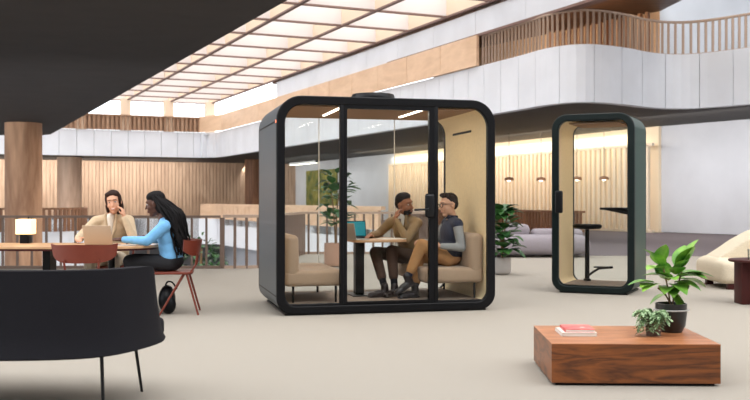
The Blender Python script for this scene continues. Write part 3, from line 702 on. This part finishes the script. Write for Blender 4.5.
# ------------------------------------------------------------------ left table group
tb = thing('long_table', 'long oak table with a rounded end where the two women sit', 'table', (-3.3, 10.1, 0))
pts = [V((-2.2, -.45)), V((.55, -.45))] + [V((.55+.45*math.sin(a), -.45*math.cos(a))) for a in [pi*k/12 for k in range(1, 12)]] + [V((.55, .45)), V((-2.2, .45))]
MB().prism(pts, .70, .725).obj('tabletop', M['oak2'], tb, bevel=.004)
MB().prism([p*.985 for p in pts], .68, .70).obj('apron', M['red'], tb)
MB().box(-.20, -.12, -.10, .10, 0, .68).obj('leg', M['black'], tb, 0); MB().box(-2.0, -1.92, -.30, .30, 0, .68).obj('leg', M['black'], tb, 0)
MB().cyl((.5, 0, .02), (.5, 0, .68), .035).obj('leg', M['black'], tb); MB().lathe([(.2, 0), (.2, .015), (.04, .03)], (.5, 0, 0)).obj('foot_plate', M['black'], tb)
LT = .7255
lm = thing('table_lamp', 'small glowing square table lamp on a black base on the oak table', 'lamp', (-3.83, 10.42, LT))
MB().rbox(-.05, .05, -.05, .05, 0, .10, .006).obj('base', M['black'], lm)
MB().rbox(-.085, .085, -.085, .085, .10, .265, .008).obj('lamp_shade', M['lampon'], lm)
MB().cyl((.03, 0, .26), (.03, 0, .29), .008).obj('switch', M['black'], lm)
laptop('sand coloured open laptop with its back to the camera before the woman in the blazer', (-2.86, 10.0, LT), math.radians(172), M['laptan'], M['black'], .31, .21, 108)
for x, y, rz, lab in ((-2.62, 9.95, .2, 'white sheet of paper on the oak table under the pointing hand'), (-2.42, 10.12, -.3, 'white sheet of paper at the rounded end of the oak table')):
    s_ = MB().box(-.11, .11, -.075, .075, 0, .004).obj('paper_sheet', M['paper'], None, 0); s_.location = (x, y, LT); s_.rotation_euler.z = rz; tag(s_, lab, 'paper')
def chair(label, loc, rz, group='terracotta armchairs'):
    c = thing('armchair', label, 'chair', loc, rz, group)     # faces local -Y
    MB().prism(rrect(-.23, .23, -.24, .22, .09, 6), .425, .45).obj('seat', M['terra'], c, bevel=.006)
    rows = []
    N_ = 22
    for lay, dr in ((0, 0), (1, .012)):
        pass
    a0, a1 = math.radians(26), math.radians(154)
    def pt(a, z, r): # band wrapping the back, flaring outward to the top
        k = (z-.6)/.2; R_ = .275+.035*k+r; return V((R_*math.cos(a)*1.08, .0+R_*math.sin(a)*.98-.0, z))
    m = MB(); rr = []
    for z, r in ((.61, 0), (.67, 0), (.73, 0), (.785, 0), (.785, .014), (.73, .014), (.67, .014), (.61, .014)):
        row = []
        for i in range(N_+1):
            a = a0+(a1-a0)*i/N_; e = abs(i/N_-.5)*2; zz = .60+(z-.60)*(1-.35*e**3)+.07*e**4; row.append(pt(a, zz, r))
        rr.append(row)
    vs = m.sheet(rr); m.bm.faces.new([v[0] for v in vs]); m.bm.faces.new([v[-1] for v in vs][::-1])
    for i in range(N_): m.bm.faces.new((vs[-1][i], vs[-1][i+1], vs[0][i+1], vs[0][i]))
    m.obj('backrest', M['terra'], c)
    for s in (-1, 1):
        MB().tube([(s*.13, .19, .43), (s*.15, .25, .52), (s*.16, .265, .64)], .011).obj('back_post', M['terra'], c)
        MB().cyl((s*.19, .16, .43), (s*.22, .28, 0), .013, .010).obj('leg', M['terra'], c)
        MB().cyl((s*.19, .13, .43), (s*.23, -.12, 0), .013, .010).obj('leg', M['terra'], c)
    return c
chair('empty terracotta armchair with its curved back to the camera at the oak table', (-2.75, 9.1, 0), math.radians(180+4))
chair('terracotta armchair in which the woman in blue sits', (-2.15, 10.08, 0), math.radians(-90+8))
chair('terracotta armchair in which the woman in the pale blazer sits', (-3.0, 10.98, 0), math.radians(4))
# backpack
bp = thing('backpack', 'black backpack on the floor under the chair of the woman in blue', 'bag', (-2.2, 10.05, 0))
m = MB(); m.ell((0, 0, .15), (.09, .13, .15)); m.ell((.03, -.06, .1), (.08, .07, .1)); m.ell((-.01, .05, .22), (.07, .07, .08)); remesh(m, 'body', M['black'], bp, .012, 6)
MB().tube(catmull([V((-.02, 0, .27)), V((.0, 0, .33)), V((.06, -.02, .33)), V((.11, -.03, .26))], 5), .009, 6).obj('strap', M['black'], bp)
# ------------------------------------------------------------------ people
def skinmat(n, c): return mat(n, c, .5, 0, .05, 12, spec=.35)
def frame(f, u):
    f = V(f).normalized(); u = V(u); u = (u - f*u.dot(f)).normalized(); return f, u, u.cross(f)   # l = left
def M3(l, f, u): return Matrix((l, f, u)).transposed()
def head_shapes(m, c, f, u, s=1, k=1):
    f, u, l = frame(f, u); R = M3(l, f, u)
    E = lambda a, b, d, r: m.ell(c + (l*a + f*b + u*d)*s, tuple(x*s for x in r), R)
    E(0, -.012, .028, (.072, .090, .088)); E(0, .018, -.028, (.061*k, .070, .080)); E(0, .048, -.090, (.030*k*k, .032, .024))
    E(.034, .050, -.026, (.024, .027, .03)); E(-.034, .050, -.026, (.024, .027, .03)); E(0, .066, .036, (.05, .018, .018))
    m.cap(c+(f*.083+u*.012)*s, c+(f*.103-u*.024)*s, .008*s*k, .0125*s*k*k)
    E(0, .083, -.058, (.024, .012, .010)); E(.076, -.008, -.005, (.009, .020, .031)); E(-.076, -.008, -.005, (.009, .020, .031))
    E(.040*k*k, .008, -.060, (.022, .042, .036*k)); E(-.040*k*k, .008, -.060, (.022, .042, .036*k))
def hand_shapes(m, wr, d, n, thumb, s=1, curl=.5):
    d, n, sd = frame(d, n)                      # d fingers, n back of hand, sd side
    if sd.dot(V(thumb)) < 0: sd = -sd
    R = M3(sd, d, n); m.ell(wr + d*.05*s, (.040*s, .052*s, .017*s), R); m.cap(wr - d*.02, wr + d*.03*s, .025*s, .026*s)
    for k, (off, L_) in enumerate(((.030, .070), (.010, .080), (-.010, .074), (-.029, .058))):
        p = wr + d*(.088 if k in (1, 2) else .080)*s + sd*off*s; dd = d.copy(); st = L_*s/3
        for j in range(3):
            dd = (dd*math.cos(curl*.55) - n*math.sin(curl*.55)).normalized(); q = p + dd*st; m.cap(p, q, .0095*s-.0007*j, .0088*s-.0007*j, 8); p = q; n2 = n
            n = (n*math.cos(curl*.1) + d*math.sin(curl*.1)).normalized()
    p = wr + d*.022*s + sd*.03*s; q = p + (d*.6+sd*.7-n*.2).normalized()*.036*s; m.cap(p, q, .013*s, .0115*s, 8); m.cap(q, q+(d*.9+sd*.25-n*.3).normalized()*.034*s, .011*s, .009*s, 8)
def shoe(root, T, an, toe, m, o3, name='shoe', L=.2):
    an = T(an); toe = (T(toe)); d = toe-an; d.z = 0 if abs(d.z) < .085 else d.z; up = V((0, 0, 1)); mb = MB(); dn = d.normalized(); f, u, l = frame(dn, up)
    R = M3(l, f, u); h = an - u*.045
    mb.ell(h+f*.0, (.038, .05, .045), R); mb.ell(h + f*.08 - u*.012, (.042, .08, .036), R); mb.ell(h + f*.16 - u*.02, (.044, .065, .028), R); mb.cap(an+u*.02, h, .044, .046)
    mb.rbox(-.04, .04, -.055, .215, -.055, -.035, .012, 2, M=Matrix.Translation(h) @ R.to_4x4())
    remesh(mb, name, m, root, .009, 4, o3)
def limb(mb, pts, rs):
    for a, b, r, q in zip(pts, pts[1:], rs, rs[1:]): mb.cap(a, b, r, q)
def person(label, X, J, col, opts):
    T = lambda p: X @ V(p)
    R3 = X.to_3x3(); D = lambda v: R3 @ V(v)
    o3 = T((J['pel'][0], J['pel'][1], opts.get('floor', 0)))
    root = thing('person', label, 'person', o3)
    sk = skinmat('skin', col['skin']); P = {k: T(v) for k, v in J.items() if k not in ('hf', 'hu') and not k.startswith('hd') and not k.startswith('hn') and not k.startswith('th')}
    hf, hu = D(J['hf']), D(J['hu']); hc = P['head']; f, u, l = frame(hf, hu); hs = opts.get('hs', 1)
    side = (P['shL']-P['shR']).normalized(); upv = (P['neck']-P['pel']).normalized(); fw = side.cross(upv).normalized(); upv = fw.cross(side).normalized() if fw.cross(side).dot(upv) > 0 else -fw.cross(side).normalized()
    if 'fw' in opts and fw.dot(D(opts['fw'])) < 0: fw = -fw
    RT = M3(side, fw, upv); g = opts.get('g', 1)
    # body: one continuous surface
    b = MB(); head_shapes(b, hc, hf, hu, hs, .88 if opts.get('fem') else 1); b.cap(P['neck'], hc - u*.07*hs - f*.02*hs, (.044 if opts.get('fem') else .052)*g, (.042 if opts.get('fem') else .050)*g)
    b.ell(P['chest'], (.135*g, .085*g, .17), RT); b.ell(P['pel'], (.14*g, .1*g, .11), RT); b.cap(P['chest'], P['pel'], .10*g, .10*g); b.cap(P['shL'], P['shR'], .045, .045); b.cap(P['neck'], P['chest'], .06, .1*g)
    for s in 'LR':
        limb(b, [P['sh'+s], P['el'+s], P['wr'+s]], [.042*g, .034*g, .023*g]); hand_shapes(b, P['wr'+s], D(J['hd'+s]), D(J['hn'+s]), D(J['th'+s]), .92*g, opts.get('curl'+s, .5))
        limb(b, [P['hip'+s], P['kn'+s], P['an'+s]], [.075*g, .05*g, .033*g])
    remesh(b, 'body', sk, root, .0065, 7, o3)
    # upper garment
    up = MB(); lo_ = opts.get('loose', 1)
    up.ell(P['chest'], (.168*g*lo_, .112*g*lo_, .175), RT); up.ell(P['chest'].lerp(P['pel'], .5), (.150*g*lo_, .115*g*lo_, .16), RT); up.ell(P['pel']+upv*.05, (.162*g*lo_, .125*g*lo_, .12), RT)
    nb = P['neck'] - upv*.02
    for s in 'LR':
        up.cap(nb - upv*.02, P['sh'+s], .062*g, .068*g)
        if not opts.get('sleeve'):
            limb(up, [P['sh'+s], P['el'+s], P['wr'+s].lerp(P['el'+s], .10)], [.064*g*lo_, .052*g*lo_, .037*g*lo_])
        else: up.cap(P['sh'+s], P['sh'+s].lerp(P['el'+s], .12), .066*g, .058*g)
    mt = mat('garment', col['top'], .85, 0, .06, 20, .35, 16, sheen=.1)
    remesh(up, opts.get('topname', 'jacket'), mt, root, .012, 4, o3)
    if opts.get('sleeve'):
        for s in 'LR':
            m_ = MB(); limb(m_, [P['sh'+s], P['el'+s], P['wr'+s].lerp(P['el'+s], .08)], [.060*g, .050*g, .035*g]); remesh(m_, 'sleeve', mat('sleeve_cloth', col['sleeve'], .85, 0, .05, 20, .3, 16), root, .01, 4, o3, )
    if 'shirt' in col:      # shirt in the V of the jacket, with lapels at its sides
        m_ = MB(); a = nb + fw*.062*g + upv*.02; z = P['chest'] + fw*.112*g*lo_ - upv*.06
        m_.cap(a, z, .045*g, .012); remesh(m_, 'shirt', mat('shirt_cloth', col['shirt'], .8), root, .009, 3, o3)
        if 'tie' in col:
            m_ = MB(); m_.cap(a+fw*.046-upv*.01, z+fw*.008, .011, .013); m_.obj('tie', mat('tie_cloth', col['tie'], .7), root, origin=o3).location = (0, 0, 0)
        for s in (-1, 1):
            m_ = MB(); m_.cap(a + side*s*.062 + upv*.02 - fw*.01, a.lerp(z, .55) + side*s*.045 + fw*.014, .016, .022); m_.cap(a.lerp(z, .55) + side*s*.045 + fw*.014, z + fw*.006, .022, .006); remesh(m_, 'lapel', mt, root, .007, 2, o3)
    if opts.get('collar'):
        m_ = MB(); rows = []
        for h_, rr in ((-.01, .074), (.035, .066), (.035, .060), (-.01, .066)):
            rows.append([nb + upv*(h_+.012) + side*math.cos(t)*rr*g + fw*math.sin(t)*rr*g for t in [k*2*pi/20 for k in range(20)]])
        rows.append(rows[0]); m_.sheet(rows, True); x_ = m_.obj('collar', mt if opts['collar'] == 1 else mat('collar_cloth', opts['collar'], .85), root, origin=o3); x_.location = (0, 0, 0)
    # trousers
    tr = MB(); tr.ell(P['pel'], (.165*g, .125*g, .11), RT); tc = opts.get('cuff', .14)
    for s in 'LR':
        tr.cap(P['pel'].lerp(P['hip'+s], .7), P['hip'+s], .1*g, .092*g); limb(tr, [P['hip'+s], P['kn'+s], P['an'+s].lerp(P['kn'+s], tc)], [.094*g, .070*g, .056*g])
    remesh(tr, 'trousers', mat('trouser_cloth', col['bot'], .85, 0, .06, 16, .3, 12), root, .011, 4, o3)
    for s in 'LR':
        if 'sock' in col:
            m_ = MB(); limb(m_, [P['an'+s].lerp(P['kn'+s], tc+.12), P['an'+s]], [.045*g, .040*g]); remesh(m_, 'sock', mat('sock_cloth', col['sock'], .9), root, .008, 2, o3)
        shoe(root, lambda p: p, P['an'+s], P['toe'+s], mat('shoe_leather', col['shoe'], .35), o3)
    # face
    def add(name, mb_, mm, par=root): x_ = mb_.obj(name, mm, par, 60, origin=o3); x_.location = (0, 0, 0); return x_
    R = M3(l, f, u); q = lambda a, b_, d_: hc + (l*a+f*b_+u*d_)*hs
    ew, ei, eb, lp = mat('eye_white', (225, 220, 215), .3), mat('iris', (40, 26, 20), .3), mat('brow_hair', col['hair'], .9), mat('lips', col['lips'], .5)
    for s in (-1, 1):
        add('eye', MB().ell(q(s*.029, .0720, .012), (.0115*hs, .0075*hs, .0058*hs), R), ew); add('pupil', MB().ell(q(s*.029, .0785, .012), (.006*hs, .003*hs, .006*hs), R), ei)
        add('eyebrow', MB().cap(q(s*.014, .085, .036), q(s*.044, .075, .034), .003*hs, .002*hs), eb)
    add('mouth', MB().ell(q(0, .0905, -.058), (.021*hs, .007*hs, .006*hs), R), lp) if not opts.get('smile') else add('mouth', MB().tube([q(a_*.026, .0885-abs(a_)*.008, -.062+.012*a_*a_) for a_ in (-1, -.6, -.2, .2, .6, 1)], [.003, .005, .0062, .0062, .005, .003], 8), lp)
    if opts.get('smile'): add('teeth', MB().ell(q(0, .0905, -.0560), (.016*hs, .004*hs, .0034*hs), R), ew)
    hm = mat('hair_strands', col['hair'], .75, 0, .2, 90, .5, 90, spec=.2)
    h = MB(); h.ell(q(0, -.026, .050), tuple(x_*hs for x_ in (.076, .086, .078)), R); h.ell(q(0, -.055, .01), tuple(x_*hs for x_ in (.068, .056, .065)), R)
    st = opts['hair']
    if st == 'quiff':
        h.ell(q(0, .03, .108), tuple(x_*hs for x_ in (.056, .05, .026)), R); h.ell(q(.0, .055, .112), tuple(x_*hs for x_ in (.045, .026, .02)), R)
    if st == 'afro': h.ell(q(0, -.006, .090), tuple(x_*hs for x_ in (.068, .072, .042)), R)
    if st == 'bun':
        h.ell(q(0, -.112, .02), tuple(x_*hs for x_ in (.038, .035, .038)), R); h.ell(q(0, .004, .088), tuple(x_*hs for x_ in (.060, .060, .034)), R)
        h.ell(q(0, -.060, -.065), tuple(x_*hs for x_ in (.082, .040, .095)), R)
        for s in (-1, 1): h.ell(q(s*.034, .016, .086), tuple(x_*hs for x_ in (.042, .048, .026)), R); h.ell(q(s*.063, -.006, .03), tuple(x_*hs for x_ in (.021, .050, .060)), R); h.ell(q(s*.072, -.030, -.045), tuple(x_*hs for x_ in (.020, .036, .070)), R)
    if st == 'braids': h.ell(q(0, .0, .075), tuple(x_*hs for x_ in (.076, .074, .054)), R); h.ell(q(0, -.04, -.02), (.083, .06, .1), R)
    hair = remesh(h, 'hair', hm, root, .007, 3, o3)
    if st == 'braids':
        m_ = MB(); rnd = random.Random(4)
        for k in range(110):
            a = rnd.uniform(-1, 1); s0 = q(a*.078, -.01-rnd.uniform(0, .08)*(1-.5*abs(a)), rnd.uniform(-.05, .08)); back = -fw
            e = P['pel'].lerp(P['chest'], rnd.uniform(.05, .8)) + back*(.09+rnd.uniform(0, .12)) + side*(a*.17)
            mid = P['neck'] + back*(.03+rnd.uniform(0, .15)) + side*(a*.15) + upv*.03
            pth = catmull([s0, mid, mid.lerp(e, .5)+V((rnd.uniform(-.012, .012), rnd.uniform(-.012, .012), 0)), e], 6)
            m_.tube([p_+V((math.sin(i*1.9+k)*.004, math.cos(i*1.9+k)*.004, 0)) for i, p_ in enumerate(pth)], [.015-.007*i/len(pth) for i in range(len(pth))], 6)
        x_ = m_.obj('braid', hm, root, 60, origin=o3); x_.location = (0, 0, 0); x_['kind'] = 'stuff'; x_.name = 'braids'
    if opts.get('beard'):
        m_ = MB(); m_.ell(q(0, .028, -.062), tuple(x_*hs for x_ in (.059, .064, .052)), R); bd_ = m_
        x_ = remesh(bd_, 'beard', hm, root, .007, 3, o3)
    if opts.get('glasses'):
        m_ = MB()
        for s in (-1, 1):
            c_ = q(s*.031, .10, .010); m_.tube([c_ + (l*math.cos(t)*.025 + u*math.sin(t)*.019)*hs for t in [k*2*pi/14 for k in range(15)]], .0032, 6)
            m_.tube([q(s*.055, .098, .016), q(s*.079, .05, .018), q(s*.083, -.01, .01)], .003, 6)
        m_.tube([q(-.008, .102, .014), q(.008, .102, .014)], .0028, 6); add('glasses', m_, M['black'])
    return root

# man in the tan jacket, deeper on the bench, hand at his cheek
person('man in a tan jacket with his cheek on his hand in the pod', POD, dict(
    pel=(1.76, 1.10, .56), chest=(1.67, 1.03, .83), neck=(1.63, .99, 1.02), head=(1.63, .95, 1.145), hf=(.62, -.78, -.1), hu=(-.18, -.02, 1),
    shL=(1.77, .90, .93), shR=(1.51, 1.14, .93), elL=(1.60, .76, .745), wrL=(1.50, .87, .985), elR=(1.40, 1.26, .80), wrR=(1.25, 1.06, .79),
    hdL=(.22, .2, 1), hnL=(-.95, -.3, .1), thL=(.1, -.9, .1), hdR=(-.6, -.8, -.15), hnR=(0, 0, 1), thR=(.4, -.5, 0),
    hipL=(1.72, .98, .53), hipR=(1.66, 1.14, .53), knL=(1.41, .72, .62), knR=(1.25, .84, .60), anL=(1.42, .62, .213), anR=(1.30, .60, .213), toeL=(1.28, .48, .19), toeR=(1.08, .52, .19)),
    dict(skin=(148, 98, 70), top=(136, 110, 76), shirt=(214, 206, 194), tie=(84, 60, 42), bot=(74, 54, 44), sock=(24, 24, 30), shoe=(40, 30, 30), hair=(28, 22, 20), lips=(130, 76, 62)),
    dict(hair='afro', beard=True, floor=.113, hs=1.12,  cuff=.3, curlL=.9, curlR=.35, fw=(-.75, -.65, 0), g=.98, collar=1))
# man in the navy vest
person('man in a navy vest, glasses and tan trousers sitting cross-legged in the pod', POD, dict(
    pel=(2.05, .52, .56), chest=(2.06, .53, .82), neck=(2.075, .54, 1.0), head=(2.035, .55, 1.14), hf=(-.93, -.22, -.12), hu=(-.1, 0, 1),
    shL=(2.08, .36, .93), shR=(2.07, .71, .93), elL=(2.10, .28, .67), wrL=(1.86, .30, .69), elR=(1.93, .77, .69), wrR=(1.73, .56, .73),
    hdL=(-.9, .45, .15), hnL=(.0, -.7, .7), thL=(-.1, .2, 1), hdR=(-.9, -.3, .05), hnR=(0, .5, .8), thR=(-.1, -.5, .6),
    hipL=(1.99, .44, .54), hipR=(1.99, .61, .54), knL=(1.68, .42, .70), knR=(1.70, .60, .56), anL=(1.50, .36, .34), anR=(1.60, .42, .213), toeL=(1.34, .33, .25), toeR=(1.42, .36, .19)),
    dict(skin=(206, 158, 130), top=(34, 38, 58), sleeve=(142, 142, 142), bot=(170, 124, 78), sock=(26, 32, 50), shoe=(38, 34, 38), hair=(44, 34, 30), lips=(176, 110, 98)),
    dict(hair='quiff', glasses=True, floor=.113, hs=1.12, loose=1.1, sleeve=True, topname='vest', cuff=.22, curlL=.8, curlR=.8, fw=(-1, 0, 0), collar=1))
I4 = Matrix.Identity(4)
# woman in blue, facing left
person('woman with long black braids in a light blue top pointing at the laptop', I4, dict(
    pel=(-2.15, 10.08, .56), chest=(-2.20, 10.06, .83), neck=(-2.235, 10.05, 1.01), head=(-2.325, 10.06, 1.155), hf=(-.97, .05, -.22), hu=(-.2, 0, 1),
    shL=(-2.19, 9.89, .93), shR=(-2.18, 10.22, .93), elL=(-2.36, 9.84, .775), wrL=(-2.63, 9.88, .79), elR=(-2.32, 10.30, .78), wrR=(-2.54, 10.22, .765),
    hdL=(-1, .08, .03), hnL=(.1, -.35, .95), thL=(-.2, .9, .2), hdR=(-1, -.1, -.1), hnR=(0, 0, 1), thR=(-.2, -.8, 0),
    hipL=(-2.18, 9.99, .53), hipR=(-2.18, 10.16, .53), knL=(-2.58, 9.98, .56), knR=(-2.58, 10.17, .56), anL=(-2.5, 9.95, .1), anR=(-2.46, 10.2, .1), toeL=(-2.68, 9.95, .04), toeR=(-2.64, 10.2, .04)),
    dict(skin=(84, 52, 40), top=(112, 172, 218), bot=(22, 22, 26), shoe=(28, 26, 28), hair=(20, 17, 18), lips=(110, 58, 50)),
    dict(fem=True, hair='braids', smile=True, topname='top', g=.97, loose=1.04, hs=1.1, curlL=.35, curlR=.4, fw=(-1, 0, 0), cuff=.1))
# woman in the blazer, facing the camera
person('smiling woman in a pale beige blazer leaning her cheek on her hand at the table', I4, dict(
    pel=(-2.99, 10.95, .56), chest=(-2.99, 10.84, .84), neck=(-2.985, 10.78, 1.03), head=(-2.945, 10.70, 1.175), hf=(.12, -.98, -.14), hu=(-.10, -.12, 1),
    shL=(-2.80, 10.80, .965), shR=(-3.17, 10.80, .955), elL=(-2.70, 10.60, .775), wrL=(-2.80, 10.60, 1.015), elR=(-3.31, 10.66, .78), wrR=(-3.25, 10.38, .775),
    hdL=(-.22, .15, 1), hnL=(.95, -.25, .2), thL=(0, -.9, .2), hdR=(.3, -.8, .1), hnR=(-.2, -.2, .9), thR=(.9, .2, 0),
    hipL=(-2.93, 10.88, .53), hipR=(-3.11, 10.88, .53), knL=(-2.88, 10.46, .55), knR=(-3.14, 10.46, .55), anL=(-2.86, 10.5, .1), anR=(-3.14, 10.5, .1), toeL=(-2.86, 10.32, .04), toeR=(-3.14, 10.32, .04)),
    dict(skin=(214, 160, 130), top=(198, 174, 142), shirt=(236, 228, 214), bot=(205, 190, 168), shoe=(60, 40, 34), hair=(50, 32, 26), lips=(176, 84, 78)),
    dict(fem=True, hair='bun', smile=True, topname='blazer', g=.98, loose=1.05, hs=1.1, curlL=.8, curlR=.8, fw=(0, -1, 0), cuff=.1, collar=1))
